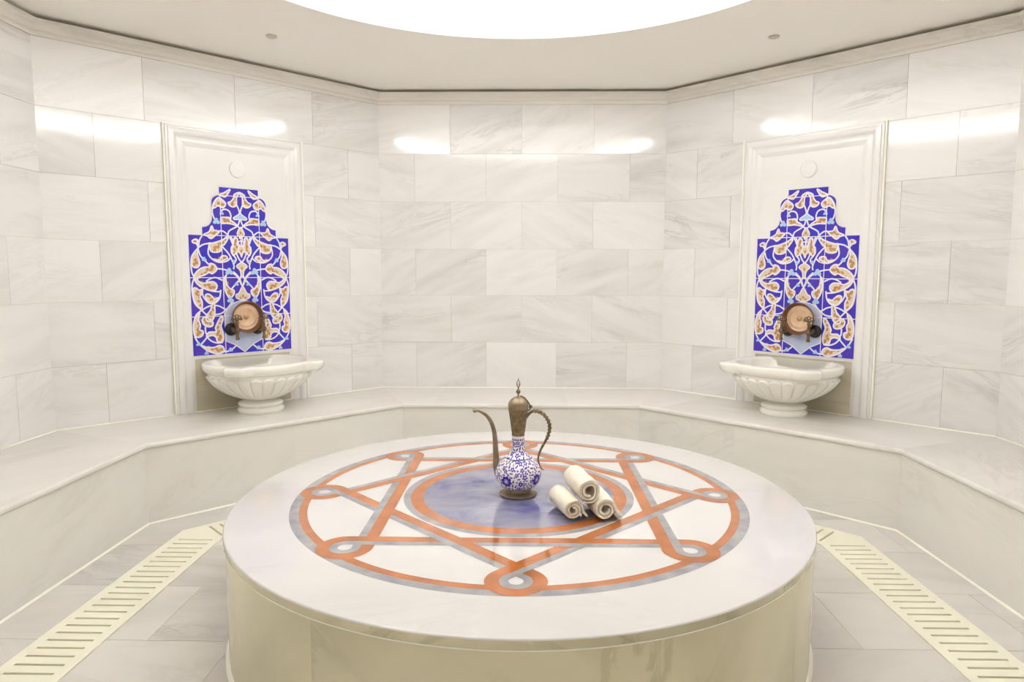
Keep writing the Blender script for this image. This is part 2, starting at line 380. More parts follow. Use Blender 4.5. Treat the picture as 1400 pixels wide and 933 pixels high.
# inlay: rings, disc and the two interlaced squares with corner loops
mb=MB()
def ring(r0,r1,z,m):
    n=192; V=[(r*cos(2*PI*j/n),r*sin(2*PI*j/n),z) for r in (r0,r1) for j in range(n)]
    mb.add(V,[(j,n+j,n+(j+1)%n,(j+1)%n) for j in range(n)],m,uv=lambda p:(p[0],p[1]))
ring(.808,.841,TZ+.0003,1); ring(.779,.808,TZ+.0003,0)
ring(.410,.437,TZ+.0003,1); ring(.362,.410,TZ+.0003,0)
def strap(rot):
    dc=.477; rc=.752; r0=(rc-dc*math.sqrt(2))*sin(PI/4); pts=[]
    # base side: the one below the centre (distance dc), travelled with the centre on the left (ccw)
    half=dc+ (rc-dc*math.sqrt(2))*cos(PI/4)      # tangent point distance along the side
    for sd in range(4):
        R=Matrix.Rotation(rot+sd*PI/2,2)
        nseg=24
        for i in range(nseg+1):
            f=i/nseg; x=-half+2*half*f
            # heights: over on leaving a corner, under, over, under on entering the next
            keys=[(-half,.0012),(-dc,.0012),(-.195,.0004),(.195,.0012),(dc,.0004),(half,.0006)]
            for (xa,za),(xb,zb) in zip(keys[:-1],keys[1:]):
                if xa<=x<=xb+1e-9: z=za+(zb-za)*(x-xa)/(xb-xa)
            p=R@Vector((x,-dc)); pts.append((p.x,p.y,z))
        cx,cy=rc*cos(-PI/4),rc*sin(-PI/4)
        for i in range(1,36):
            a=PI/4+PI/4-0 + 0
            # start direction from loop centre to tangent point on this side
            st=PI/2; an=st-(3*PI/2)*i/36
            p=R@Vector((cx+r0*cos(an),cy+r0*sin(an))); pts.append((p.x,p.y,.0006+.0006*i/36))
    n=len(pts)
    for lo,hi,m in ((.0335,-.0075,0),(-.0075,-.0335,1)):
        V=[]
        for i in range(n):
            a=Vector(pts[(i-1)%n][:2]);b=Vector(pts[(i+1)%n][:2]);t=(b-a).normalized();nn=Vector((-t.y,t.x)); p=Vector(pts[i][:2]); z=TZ+pts[i][2]
            q=p+nn*lo; w=p+nn*hi; V+=[(q.x,q.y,z),(w.x,w.y,z)]
        mb.add(V,[(2*i,2*i+1,2*((i+1)%n)+1,2*((i+1)%n)) for i in range(n)],m,uv=lambda p:(p[0],p[1]))
strap(0); strap(PI/4)
mb.build('star_inlay',[M['orange'],M['grey']],pl)
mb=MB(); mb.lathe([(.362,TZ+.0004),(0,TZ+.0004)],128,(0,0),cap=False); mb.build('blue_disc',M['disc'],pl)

# ------------------------------------------------------------------ wall panels
LEAVES=[[(-125,1761),(-93,1778),(-57,1801),(-74,1768),(-90,1752),(-109,1756)],
[(-168,1681),(-157,1716),(-131,1745),(-110,1735),(-88,1713),(-97,1690),(-116,1686),(-135,1695),(-154,1682)],
[(-31,1772),(1,1786),(-18,1753),(-20,1710),(-38,1694),(-61,1700),(-72,1718),(-52,1728),(-36,1752)],
[(-119,1623),(-95,1626),(-68,1626),(-59,1610),(-38,1596),(-19,1577),(-54,1587),(-85,1590),(-116,1588),(-121,1603)],
[(-229,1514),(-194,1534),(-178,1569),(-164,1543),(-133,1537),(-157,1513),(-185,1492),(-207,1507)],
[(-297,1473),(-278,1485),(-264,1478),(-268,1463),(-262,1437),(-275,1459),(-290,1462)],
[(-264,1429),(-300,1386),(-304,1333),(-292,1314),(-270,1315),(-258,1338),(-264,1372),(-271,1395)],
[(-197,1458),(-171,1466),(-132,1479),(-89,1500),(-81,1496),(-106,1457),(-122,1448),(-126,1421),(-150,1409),(-184,1412),(-195,1435)],
[(-182,1366),(-140,1362),(-124,1386),(-97,1386),(-90,1371),(-117,1359),(-141,1351)],
[(-295,1261),(-271,1295),(-237,1315),(-203,1319),(-198,1338),(-176,1335),(-161,1319),(-158,1300),(-186,1276),(-204,1284),(-231,1269),(-265,1257),(-281,1238)],
[(-41,1502),(-22,1495),(-23,1459),(-4,1440),(-4,1424),(-33,1407),(-53,1391),(-60,1434),(-51,1454)],
[(-290,1245),(-249,1218),(-209,1225),(-179,1225),(-160,1204),(-168,1177),(-188,1170),(-221,1178),(-260,1198),(-284,1222)],
[(-302,1185),(-286,1189),(-270,1175),(-254,1178),(-258,1151),(-265,1134),(-254,1107),(-255,1067),(-265,1060),(-293,1095),(-304,1145)],
[(-232,1144),(-212,1150),(-190,1133),(-177,1119),(-150,1128),(-171,1098),(-205,1092),(-224,1113)],
[(-191,1092),(-181,1092),(-179,1057),(-181,1023),(-196,989),(-226,980),(-235,1005),(-224,1028),(-206,1051)],
[(-107,1262),(-99,1210),(-76,1179),(-56,1172),(-57,1147),(-78,1127),(-98,1141),(-114,1183),(-115,1228)],
[(-271,1041),(-298,1007),(-311,958),(-306,899),(-281,886),(-258,900),(-257,924),(-275,932),(-270,963),(-280,995)],
[(-238,1012),(-258,994),(-251,966),(-226,949),(-199,952),(-194,975),(-216,996)],
[(-139,1012),(-163,978),(-180,939),(-177,915),(-220,914),(-236,887),(-201,893),(-179,880),(-172,855),(-145,846),(-133,869),(-135,909),(-145,949),(-132,988)],
[(-272,835),(-239,821),(-193,817),(-162,827),(-139,817),(-132,789),(-164,775),(-198,782),(-236,801)]]
STEMS=[[(-168,1681),(-171,1654),(-164,1624),(-154,1605)],
[(-117,1665),(-97,1676),(-70,1668),(-58,1642),(-61,1614)],
[(-20,1710),(-7,1680),(-1,1653)],
[(-2,1618),(-19,1577),(-71,1544),(-84,1512),(-120,1479)],
[(-133,1541),(-110,1540),(-84,1520),(-65,1493),(-53,1462)],
[(-19,1577),(-4,1562)],
[(-236,1510),(-254,1479),(-265,1433),(-300,1386),(-309,1333),(-305,1280),(-288,1246)],
[(-264,1433),(-235,1453),(-205,1461),(-186,1465)],
[(-262,1418),(-253,1387),(-231,1361),(-203,1331)],
[(-198,1450),(-205,1400),(-182,1366),(-141,1347),(-94,1355),(-70,1375)],
[(-122,1448),(-84,1406),(-62,1364),(-50,1328),(-53,1304)],
[(-158,1308),(-120,1304),(-89,1296)],
[(-77,1288),(-38,1265),(-18,1233),(-7,1205)],
[(-63,1509),(-52,1486),(-51,1458),(-61,1442),(-61,1407),(-35,1368),(-52,1336)],
[(-33,1407),(-18,1372),(-2,1349)],
[(-93,1281),(-104,1257),(-103,1218)],
[(-6,1261),(-20,1237),(-44,1213)],
[(-226,1228),(-199,1245),(-165,1252),(-125,1235)],
[(-293,1252),(-307,1212),(-309,1162),(-296,1095),(-259,1053),(-231,1022)],
[(-221,1178),(-182,1167),(-142,1164)],
[(-247,1188),(-249,1148),(-230,1113),(-205,1092),(-175,1095),(-147,1125),(-138,1176)],
[(-256,1053),(-222,1072),(-185,1080),(-149,1073),(-119,1055),(-102,1055)],
[(-181,1021),(-140,1028),(-105,1055),(-80,1085),(-76,1102),(-98,1141)],
[(-73,1177),(-44,1210),(-18,1234),(-7,1265),(3,1290)],
[(-79,1103),(-52,1081)],
[(-55,1290),(-21,1251),(-1,1195)],
[(-259,1053),(-289,1027),(-302,1001)],
[(-307,892),(-286,851),(-272,835)],
[(-241,950),(-240,915),(-232,887),(-272,839)],
[(-232,883),(-207,858),(-173,844),(-138,845)],
[(-132,785),(-92,790),(-57,817)]]
BUDS=[(-148,1598,16),
(-114,1650,10),
(-231,1364,11),
(-81,1288,18),
(-47,1352,9),
(-38,1210,10),
(-79,1111,16),
(-285,844,11),
(-240,785,10),
(-92,794,11)]
CENTRAL=[([(-10,1499),(0,1503),(-1,1456),(-11,1456),(-16,1479)],'blue'),
([(-2,1657),(-16,1644),(-41,1627),(-37,1616),(-13,1617),(-2,1614)],'bud'),
([(-4,1566),(-20,1538),(-21,1522),(-7,1507)],'cream'),
([(-2,1349),(-32,1328),(-29,1314),(-13,1301),(-6,1261)],'cream'),
([(0,1195),(-25,1154),(-43,1144),(-42,1123),(-16,1111),(-2,1111)],'cream'),
([(1,1452),(-12,1444),(-20,1424),(-9,1408),(-1,1384)],'cream'),
([(-119,856),(-59,824),(6,771)],'pale')]

XB=.3185
def poly_fill(mb,P,y,m):
    """flat polygon at y facing -y"""
    from mathutils.geometry import tessellate_polygon
    V=[(p[0],y,p[1]) for p in P]
    tris=tessellate_polygon([[Vector((p[0],p[1],0)) for p in P]])
    F=[]
    for a,b,c in tris:
        ar=(P[b][0]-P[a][0])*(P[c][1]-P[a][1])-(P[c][0]-P[a][0])*(P[b][1]-P[a][1])
        F.append((a,b,c) if ar>0 else (a,c,b))
    mb.add(V,F,m)
def ribbon(mb,P,w,y,m,closed=False):
    P=[Vector((p[0],p[1])) for p in P]; n=len(P); V=[]
    if not hasattr(w,'__len__'): w=[w]*n
    for i in range(n):
        a=P[(i-1)%n] if closed or i>0 else P[i]; b=P[(i+1)%n] if closed or i<n-1 else P[i]
        t=(b-a); t=t.normalized() if t.length>1e-9 else Vector((1,0)); nn=Vector((-t.y,t.x))*w[i]/2
        q=P[i]+nn;r=P[i]-nn; V+=[(q.x,y,q.y),(r.x,y,r.y)]
    mb.add(V,[(2*i,2*i+1,2*((i+1)%n)+1,2*((i+1)%n)) for i in range(n if closed else n-1)],m)
def flip(P,s): return [(s*x/1000,z/1000) for x,z in P]
def blob(mb,c,r,y,m,sx=1,rot=0):
    P=[]
    for j in range(12):
        a=2*PI*j/12; x=r*sx*cos(a);z=r*sin(a); P.append((c[0]+x*cos(rot)-z*sin(rot),c[1]+x*sin(rot)+z*cos(rot)))
    poly_fill(mb,P,y,m)
def mosaic_mesh():
    mb=MB(); g=.0016; Y=-.012
    # glazed tiles: three columns by three full rows, then the stepped crown
    cx=[-XB,-.121,.121,XB]; rz=[.770,1.012,1.252,1.512]
    mb.box(-XB,XB,-.010,-.004,.768,1.514,1); 
    for i in range(3):
        for j in range(3): mb.stone(); mb.box(cx[i]+g,cx[i+1]-g,Y,-.008,rz[j]+g,rz[j+1]-g,0)
    crown=[(-.232,1.512),(-.232,1.560)]
    arc=[(-.232+.062*sin(a),1.622-.062*cos(a)) for a in [PI/2*q/8 for q in range(9)]]
    arc2=[(-.170,1.70)]+[(-.170+.048*(1-cos(a)),1.715+.045*sin(a)) for a in [PI/2*q/6 for q in range(7)]]
    side=crown+arc+arc2+[(-.121-g,1.760)]
    for s in (-1,1):
        P=[(-s*p[0] if s<0 else p[0],p[1]) for p in side]+[((-.121-g)*(1 if s>0 else -1),1.514+g)]
        P=[((p[0] if s>0 else -(-abs(p[0]))),p[1]) for p in P]
        poly_fill(mb,P,Y,0)
        V=[(p[0],Y,p[1]) for p in P]+[(p[0],-.004,p[1]) for p in P]; k=len(P)
        mb.add(V,[(i,(i+1)%k,k+(i+1)%k,k+i) for i in range(k)],0)
    mb.box(-.121,.121,-.010,-.004,1.512,1.76,1); mb.box(-.121+g,.121-g,Y,-.008,1.514,1.760-g,0); mb.box(-.121,.121,Y,-.004,1.760+g,1.810,0)
    mb.box(-.121-.003,-.121+.003,-.010,-.006,1.512,1.76,1); mb.box(.121-.003,.121+.003,-.010,-.006,1.512,1.76,1)
    W=.0092
    for s in (1,-1):
        for P in STEMS:
            c=crom([(x,z,0) for x,z in flip(P,s)],6); ribbon(mb,[(p.x,p.y) for p in c],W,Y-.0005,1)
        for P in LEAVES:
            q=flip(P,s); c=[(p.x,p.y) for p in crom([(x,z,0) for x,z in q],5,True)]
            cen=Vector((sum(p[0] for p in c)/len(c),sum(p[1] for p in c)/len(c)))
            poly_fill(mb,c,Y-.0008,2); ribbon(mb,c,.0086,Y-.0011,1,True)
            # ochre heart strokes following the leaf
            k=len(q); far=max(range(k),key=lambda i:(Vector(q[i])-cen).length); f=Vector(q[far])
            opp=max(range(k),key=lambda i:(Vector(q[i])-f).length); o=Vector(q[opp])
            d=(o-f); Ln=d.length; ax=d.normalized(); pr=Vector((-ax.y,ax.x)); nb=max(2,int(Ln/.022))
            for i in range(nb):
                tt=(i+.8)/(nb+.5)
                p=f.lerp(cen,tt*2) if tt<.5 else cen.lerp(o,(tt-.5)*1.7)
                p=p+pr*(.006 if i%2 else -.005)*min(1,tt*2)
                blob(mb,p,.0055+.0045*tt,Y-.0009,3,1.6,math.atan2(ax.y,ax.x)+(.5 if i%2 else -.4))
        for x,z,r in BUDS:
            x=s*x/1000;z=z/1000;r=r/1000
            for dx,dz in ((0,.7),(.65,-.3),(-.65,-.3),(0,0)): blob(mb,(x+dx*r,z+dz*r),r*.70,Y-.0013-.0001*dx,4)
    for P,kind in CENTRAL:
        h=[(x/1000,z/1000) for x,z in P]; h=[(min(x,0),z) for x,z in h]
        full=h+[(-x,z) for x,z in reversed(h) if abs(x)>1e-6]
        if kind=='pale':
            h=[(-.110,.99),(-.119,.93),(-.119,.856),(-.059,.824),(0,.771)]
            top=[(-.119+.119*(1-cos(a)),1.0+.105*sin(a)) for a in [PI/2*q/8 for q in range(9)]]
            hh=[(0,.775),(-.059,.824),(-.118,.852),(-.118,1.0)]+top[1:]
            full=hh+[(-x,z) for x,z in reversed(hh[:-1]) if abs(x)>1e-6]
            poly_fill(mb,full,Y-.0014,5); ribbon(mb,full,.006,Y-.0017,1,True)
        else:
            c=[(p.x,p.y) for p in crom([(x,z,0) for x,z in full],4,True)]
            mi={'blue':0,'bud':4,'cream':2}[kind]
            poly_fill(mb,c,Y-.0012,mi); ribbon(mb,c,.007,Y-.0015,1,True)
            if kind=='cream':
                zc=sum(p[1] for p in c)/len(c)
                blob(mb,(0,zc),.010,Y-.0013,3,.7)
                for s in (1,-1): blob(mb,(s*.016,zc-.012),.006,Y-.0013,3,1.3,s*.5)
    # thin white joint lines read over the painting
    for x in (-.121,.121): ribbon(mb,[(x,.770),(x,1.76)],.0048,Y-.0018,1)
    for z in (1.012,1.252,1.512):
        xr=XB if z<1.5 else .232
        ribbon(mb,[(-xr,z),(xr,z)],.0048,Y-.0018,1)
    ribbon(mb,[(-.121,1.76),(.121,1.76)],.0045,Y-.0018,1)
    return mb
def panel(th,lab):
    t=thing('fountain_panel',lab,'wall panel',group='moulded mosaic wall panels'); place(t,th)
    t.location=t.location+Vector((sin(th),-cos(th),0))*.0065
    # moulded surround: (distance from outer edge, projection)
    pf=[(0,0),(0,.020),(.004,.024),(.008,.024),(.011,.018),(.016,.018),(.018,.026),(.030,.030),(.044,.029),(.054,.024),(.062,.016),(.070,.014),(.085,.016),(.098,.013),(.110,.008),(.120,.004),(.120,0)]
    mb=MB(); hw=.428; zt=2.152
    def vert(i,k):
        d,n=pf[i]
        return [(-hw+d,-n,HB+.0005),(-hw+d,-n,zt-d),(hw-d,-n,zt-d),(hw-d,-n,HB+.0005)][k]
    for k in range(3):
        mb.stone(0); V=[];F=[]
        for i in range(len(pf)): V+=[vert(i,k),vert(i,k+1)]
        for i in range(len(pf)-1): F.append((2*i,2*i+2,2*i+3,2*i+1)[::-1])
        mb.add(V,F,0,uv=(lambda p:(p[2],p[0])) if k!=1 else None)
    mb.build('frame',M['panel'],t,smooth=True,angle=30)
    mb=MB()
    for s_ in (-1,1): mb.box(s_*.4325-.0045,s_*.4325+.0045,-.015,0,HB+.001,2.156,0)
    mb.build('edge_sealant',M['caulk'],t)
    mb=MB(); mb.stone(0); mb.box(-.310,.310,-.004,0,.752,2.034,0); mb.build('backing_slab',M['panel'],t)
    mb=MB(); mb.stone(0); mb.box(-.310,.310,-.003,0,HB,.749,0); mb.build('lower_slab',M['lower'],t)
    mb=MB(); mb.lathe([(.052,0),(.052,.005),(.048,.009),(0,.010)],40,(0,0))
    o=mb.build('round_cap',M['panel'],t,smooth=True,angle=35); o.rotation_euler=(PI/2,0,0); o.location=(-.003,-.004,1.928)
    mosaic_mesh().build('tile_mosaic',[M['cobalt'],M['gwhite'],M['cream'],M['ochre'],M['sky'],M['pale']],t)
panel(PI/4,'moulded marble wall panel with blue arabesque tile mosaic, on the left angled wall')
panel(-PI/4,'moulded marble wall panel with blue arabesque tile mosaic, on the right angled wall')

# ------------------------------------------------------------------ basins
def basin(th,lab,lugs):
    n_in=Vector((sin(th),-cos(th),0)); mid=Vector((-sin(th)*AP,CY+cos(th)*AP,0)); D_=.235
    c=mid+n_in*D_
    t=thing('marble_basin',lab,'basin',(c.x,c.y,HB),th,'marble basins')
    lim=D_-.020   # flat against the panel
    def clampy(mb):
        mb.v=[(x,min(y,lim),z) for x,y,z in mb.v]
    na=216
    def lugf(a):
        o=0
        for la in lugs:
            d=(a-la+PI)%(2*PI)-PI; w=.18
            if abs(d)<w+.10: 
                f=1 if abs(d)<w-.06 else .5+.5*cos((abs(d)-(w-.06))/.16*PI)
                o=max(o,f*(1-.12*(d/w)**2))
        return o
    # rim with lugs + hollow inside
    pr=[(.300,.255),(.312,.262),(.322,.272),(.328,.285),(.330,.305),(.326,.314),(.318,.318),(.300,.320),(.286,.316),(.278,.305),(.262,.265),(.225,.215),(.165,.175),(.09,.158),(0,.155)]
    def rf(r,z,a,i):
        L_=lugf(a)
        if i==0: return r+.02*L_
        if i<=7: return r+L_*.068*(1 if 1<i<7 else .93)
        return r
    mb=MB(); mb.lathe(pr,na*2,(0,0),rf=rf); clampy(mb); mb.build('rim',M['basin'],t,smooth=True,angle=50)
    # gadrooned bowl
    pr=[]
    for i in range(61):
        f=i/60; z=.082+f*.176; ff=min(1,f/1.0)
        r=.085+.222*(1-(1-ff)**1.75)**.72 if f>0 else .085
        pr.append((min(r,.304),z))
    nf=26
    def rf2(r,z,a,i):
        ph=((a*nf/(2*PI))%1)*2-1          # -1..1 across one lobe
        zc=.236-.030*(1-math.sqrt(max(0,1-ph*ph)))
        grow=min(1,max(0,(z-.088)/.05))
        lobe=math.sqrt(max(0,1-(abs(ph)/1.0)**2.6))
        k=min(1,max(0,(zc-z)/.007+.5))
        return r-.006*grow+.0175*grow*k*(lobe-.12)*(r/.3)
    mb=MB(); mb.lathe(pr,nf*20,(0,0),rf=rf2); clampy(mb); mb.build('fluted_bowl',M['basin'],t,smooth=True,angle=60)
    pr=[(.134,.0005),(.138,.008),(.140,.018),(.136,.028),(.126,.032),(.122,.037),(.128,.042),(.134,.050),(.133,.060),(.122,.067),(.106,.072),(.092,.078),(.086,.086),(.0,.088)]
    mb=MB(); mb.lathe(pr,64,(0,0)); mb.build('foot',M['basin'],t,smooth=True,angle=60)
basin(PI/4,'white marble fluted basin on the bench under the left mosaic, handles to front and right',[-PI/4-PI/2,-PI/4])
basin(-PI/4,'white marble fluted basin on the bench under the right mosaic, handles to front and left',[-PI/4,PI/4-PI])

# ------------------------------------------------------------------ taps and copper bowls
def tap(th,u,lab):
    n_in=Vector((sin(th),-cos(th),0)); tt=Vector((cos(th),sin(th),0)); mid=Vector((-sin(th)*AP,CY+cos(th)*AP,0))
    c=mid+tt*u+n_in*.0205
    t=thing('bronze_tap',lab,'tap',(c.x,c.y,.925),th,group='bronze taps on the mosaics')
    def lat(prof,n=24):   # lathe round the outward (-y) axis
        mb=MB(); mb.lathe(prof,n,(0,0)); mb.v=[(x,-z,y) for x,y,z in mb.v]; return mb
    lat([(.040,0),(.041,.008),(.037,.016),(.027,.022),(.014,.025),(.0,.026)]).build('rosette',M['black'],t,smooth=True,angle=50)
    mb=MB(); mb.lathe([(.012,.02),(.012,.045),(.017,.050),(.017,.056),(.011,.060),(.0115,.085),(.016,.090),(.016,.112),(.010,.118),(0,.119)],20,(0,0)); mb.v=[(x,-z,y) for x,y,z in mb.v]
    mb.build('body',M['bronze'],t,smooth=True,angle=50)
    mb=MB(); mb.lathe([(.0095,-.062),(.0125,-.060),(.0115,-.050),(.0085,-.040),(.0095,-.015),(.013,-.005)],18,(0,-.101)); mb.build('spout',M['bronze'],t,smooth=True,angle=50)
    mb=MB(); mb.lathe([(.013,.010),(.010,.018),(.0075,.03),(.0075,.042),(.013,.048),(.009,.054),(.006,.060)],18,(0,-.101)); mb.build('stem',M['bronze'],t,smooth=True,angle=50)
    mb=MB()   # openwork lever handle: a fan of loops
    for k,(dx,dz,r) in enumerate([(0,.086,.0095),(-.017,.081,.0085),(.017,.081,.0085),(-.026,.070,.006),(.026,.070,.006)]):
        mb.tube([(dx+r*cos(a),-.101,dz+r*sin(a)) for a in [2*PI*j/16 for j in range(16)]],.0033,8,closed=True)
    for dx in (-.022,-.012,.012,.022,0): mb.tube([(0,-.101,.054),(dx*.6,-.101,.066),(dx,-.101,.076)],.0034,8)
    mb.tube([(-.034,-.101,.069),(0,-.101,.066),(.034,-.101,.069)],.0036,8)
    mb.build('handle',M['bronze'],t,smooth=True)
def bowl(th,lab):
    n_in=Vector((sin(th),-cos(th),0)); mid=Vector((-sin(th)*AP,CY+cos(th)*AP,0)); c=mid+n_in*.052
    t=thing('copper_bowl',lab,'bowl',(c.x,c.y,1.0025),th,group='copper bowls on the mosaics')
    def lat(prof,n=64):
        mb=MB(); mb.lathe(prof,n,(0,0),cap=False); mb.v=[(x,-z,y) for x,y,z in mb.v]; return mb
    lat([(0,.0),(.070,.0),(.080,.004),(.090,.018),(.098,.030),(.1015,.036),(.1015,.039),(.097,.039),(.094,.032),(.0905,.018),(.0865,.009)]).build('shell',M['copperdark'],t,smooth=True,angle=50)
    lat([(.0865,.009),(.083,.006),(.060,.005),(.058,.006),(.056,.005),(0,.005)]).build('inside',M['copper'],t,smooth=True,angle=50)
    lat([(.019,.005),(.018,.009),(.013,.010),(.0115,.016),(.007,.020),(0,.021)],24).build('boss',M['brasslight'],t,smooth=True,angle=50)
for th,sd in ((PI/4,'left'),(-PI/4,'right')):
    tap(th,-.085,'bronze tap left of the copper bowl on the %s mosaic'%sd)
    tap(th,.085,'bronze tap right of the copper bowl on the %s mosaic'%sd)
    bowl(th,'round copper bowl propped on two taps against the %s mosaic'%sd)

# ------------------------------------------------------------------ ewer
EX,EY=.003,-2.540
ew=thing('ewer','tall brass ewer with blue and white painted body and long curved spout','ewer',(EX,EY,TZ+.0012))
mb=MB(); mb.lathe([(.068,.0),(.0715,.002),(.0715,.005),(.066,.008),(.054,.012),(.047,.018),(.046,.026),(.052,.032),(.044,.034),(0,.034)],64,(0,0)); mb.build('foot',M['brassplain'],ew,smooth=True,angle=50)
bp=[(.045,.026),(.060,.031),(.073,.041),(.083,.056),(.0885,.073),(.0885,.086),(.086,.100),(.079,.116),(.068,.130),(.056,.140),(.0515,.143),(.053,.146),(.050,.149),(.040,.155),(.031,.164),(.026,.175),(.0225,.188),(.0215,.202),(.0235,.208),(.0245,.214),(.024,.232)]
fine=[ (p.x,p.y) for p in crom([(a,b,0) for a,b in bp],9)]
mb=MB(); NB=288; mb.lathe(fine,NB,(0,0)); ob=mb.build('painted_body',M['porcelain'],ew,smooth=True)
# painted flowers: computed on the surface
random.seed(12)
WH=(.80,.76,.80);BL=(.03,.018,.30);PU=(.09,.05,.33);GR=(.30,.31,.25);LIL=(.50,.42,.80);DK=(.055,.035,.20)
fl=[(-PI/2-.52,.070,.0225,'big'),(-PI/2+.93,.072,.0225,'big'),(-PI/2+2.3,.070,.0225,'big'),(-PI/2+3.9,.070,.0225,'big'),(-PI/2+.30,.088,.0115,'small'),(-PI/2+.12,.062,.0105,'small'),(-PI/2-.05,.096,.009,'small')]
cand=[]
tries=0
while len(fl)<420 and tries<16000:
    tries+=1
    a=random.uniform(-PI,PI); z=random.uniform(.030,.205); 
    Rz=min(fine,key=lambda p:abs(p[1]-z))[0]
    kind=random.choice(['leaf','leaf','leaf','small','dot']); r={'leaf':.0072,'small':.0088,'dot':.0036}[kind]
    ok=True
    for (b,zz,rr,kk) in fl:
        d=(a-b+PI)%(2*PI)-PI
        if math.hypot(d*Rz,z-zz)<(r+rr)*.86: ok=False;break
    if ok: fl.append((a,z,r,kind))
fl=[f+(random.uniform(0,PI),random.choice([PU,BL,GR,DK,DK])) for f in fl]
ca=ob.data.color_attributes.new('paint','FLOAT_COLOR','POINT'); cols=[]
for v in ob.data.vertices:
    x,y,z=v.co; a=math.atan2(y,x); R=math.hypot(x,y); c=WH
    for (b,zz,r,k,ro,pc) in fl:
        if abs(z-zz)>r*1.1: continue
        d=(a-b+PI)%(2*PI)-PI; dx=d*R; dz=z-zz
        if abs(dx)>r*1.1: continue
        rr=math.hypot(dx,dz)/r; an=math.atan2(dz,dx)+ro
        if k=='big':
            if rr<.22: c=(.62,.60,.82)
            elif rr<.5: c=LIL if abs(sin(4*an))>.75 else BL
            elif rr<.78+.24*abs(cos(4*an)): c=BL if rr<.70+.24*abs(cos(4*an)) else PU
        elif k=='small':
            if rr<.25: c=WH
            elif rr<.55+.45*abs(cos(2.5*an)): c=PU if pc is not GR else BL
        elif k=='leaf':
            px=dx*cos(ro)+dz*sin(ro); pz=-dx*sin(ro)+dz*cos(ro)
            if (px/r)**2+((pz-.25*px)/(.42*r))**2<1: c=pc
        else:
            if rr<.9: c=PU
    if .1445<z<.1475 and sin(a*44)>-.4: c=PU
    if .212<z<.221 and abs(sin(a*9))*.009>z-.212: c=BL if sin(a*9)>0 else PU
    if .207<z<.2085: c=LIL
    if z<.0325: c=(.25,.24,.22)
    cols+=[*c,1]
ca.data.foreach_set('color',cols)
mb=MB(); mb.lathe([(.0245,.229),(.0255,.230),(.0255,.234),(.0245,.236),(.0272,.254),(.0300,.278),(.0335,.300),(.0360,.316),(.0362,.320),(.0368,.321),(.0368,.325),(.0374,.326),(.0374,.330),(0,.330)],48,(0,0)); mb.build('neck_sleeve',M['brass'],ew,smooth=True,angle=40)
mb=MB(); mb.lathe([(.0378,.331),(.0384,.333),(.0384,.337),(.0392,.344),(.0385,.352),(.034,.361),(.027,.369),(.018,.375),(.009,.379),(.004,.381)],48,(0,0)); mb.build('lid',M['brassplain'],ew,smooth=True,angle=50)
mb=MB(); mb.lathe([(.004,.379),(.003,.384),(.0028,.388),(.0065,.391),(.0090,.396),(.0085,.401),(.004,.405),(.0022,.409),(.002,.413)],20,(0,0))
for sg in (1,-1):
    mb.tube([(0,0,.411),(sg*.0045,0,.420),(sg*.0060,0,.426),(sg*.0045,0,.434),(0,0,.446)],[.002,.0018,.0018,.0017,.0008],8)
mb.tube([(0,0,.440),(0,0,.452)],[.0014,.0003],8); mb.tube([(-.004,0,.422),(0,0,.428),(.004,0,.422)],.0012,6)
mb.build('finial',M['brass'],ew,smooth=True,angle=60)
hinge=crom([(.008,0,.381),(.020,-.002,.377),(.030,-.003,.368),(.040,-.004,.354),(.046,-.004,.341),(.044,-.003,.329),(.036,0,.324)],6)
mb=MB(); mb.tube(hinge,.0024,8)
mb.lathe([(0,.334),(.006,.336),(.0068,.341),(.006,.346),(0,.348)],12,(.047,-.004)); mb.build('lid_hinge',M['brass'],ew,smooth=True,angle=60)
hp=crom([(.030,0,.296),(.040,0,.311),(.056,0,.322),(.078,0,.321),(.100,0,.307),(.115,0,.284),(.120,0,.258),(.115,0,.232),(.106,0,.212),(.094,0,.190),(.083,0,.166),(.077,0,.142),(.080,0,.118),(.090,0,.100),(.101,-.002,.096)],10)
k=len(hp); rd=[]
for i in range(k):
    f=i/k; r=.0048+.0012*sin(PI*min(1,f*1.6)) if f<.62 else .0052-.0034*(f-.62)/.38
    rd.append(r)
mb=MB(); mb.tube(hp,rd,10)
for i in range(22,76,1):   # rope twist wound round the outer curve
    pass
tw=[]
for i in range(20*4,78*4+1):
    f=i/4; i0=min(int(f),k-2); p=hp[i0].lerp(hp[i0+1],f-i0); t_=(hp[i0+1]-hp[i0]).normalized(); s_=t_.cross(Vector((0,1,0)))
    ph=f*1.15; tw.append(p+(s_*cos(ph)+Vector((0,1,0))*sin(ph))*.0058)
mb.tube(tw,.0030,6)
for f_ in (48,56,64,72,80,88): 
    p=hp[f_]; mb.tube([p-Vector((.0001,0,.003)),p,p+Vector((.0001,0,.003))],[.003,.0078,.003],10)
mb.build('handle',M['brass'],ew,smooth=True,angle=70)
sp=crom([(-.082,0,.070),(-.0845,0,.088),(-.0845,0,.108),(-.084,0,.132),(-.0855,0,.160),(-.087,0,.190),(-.089,0,.222),(-.094,0,.252),(-.1035,0,.280),(-.119,0,.303),(-.137,0,.317),(-.150,0,.323),(-.160,0,.323)],8)
k=len(sp); rs=[]
for i in range(k):
    f=i/(k-1); r=.006+.007*min(1,f/.22) if f<.22 else .013-.0085*((f-.22)/.78)**.8
    rs.append(r)
mb=MB(); mb.tube(sp,rs,14); mb.tube([(-.156,0,.3232),(-.160,0,.3232),(-.166,0,.3225),(-.170,0,.3215),(-.172,0,.321)],[.004,.0062,.0078,.0062,.003],14)
mb.build('spout',M['brassplain'],ew,smooth=True,angle=70)

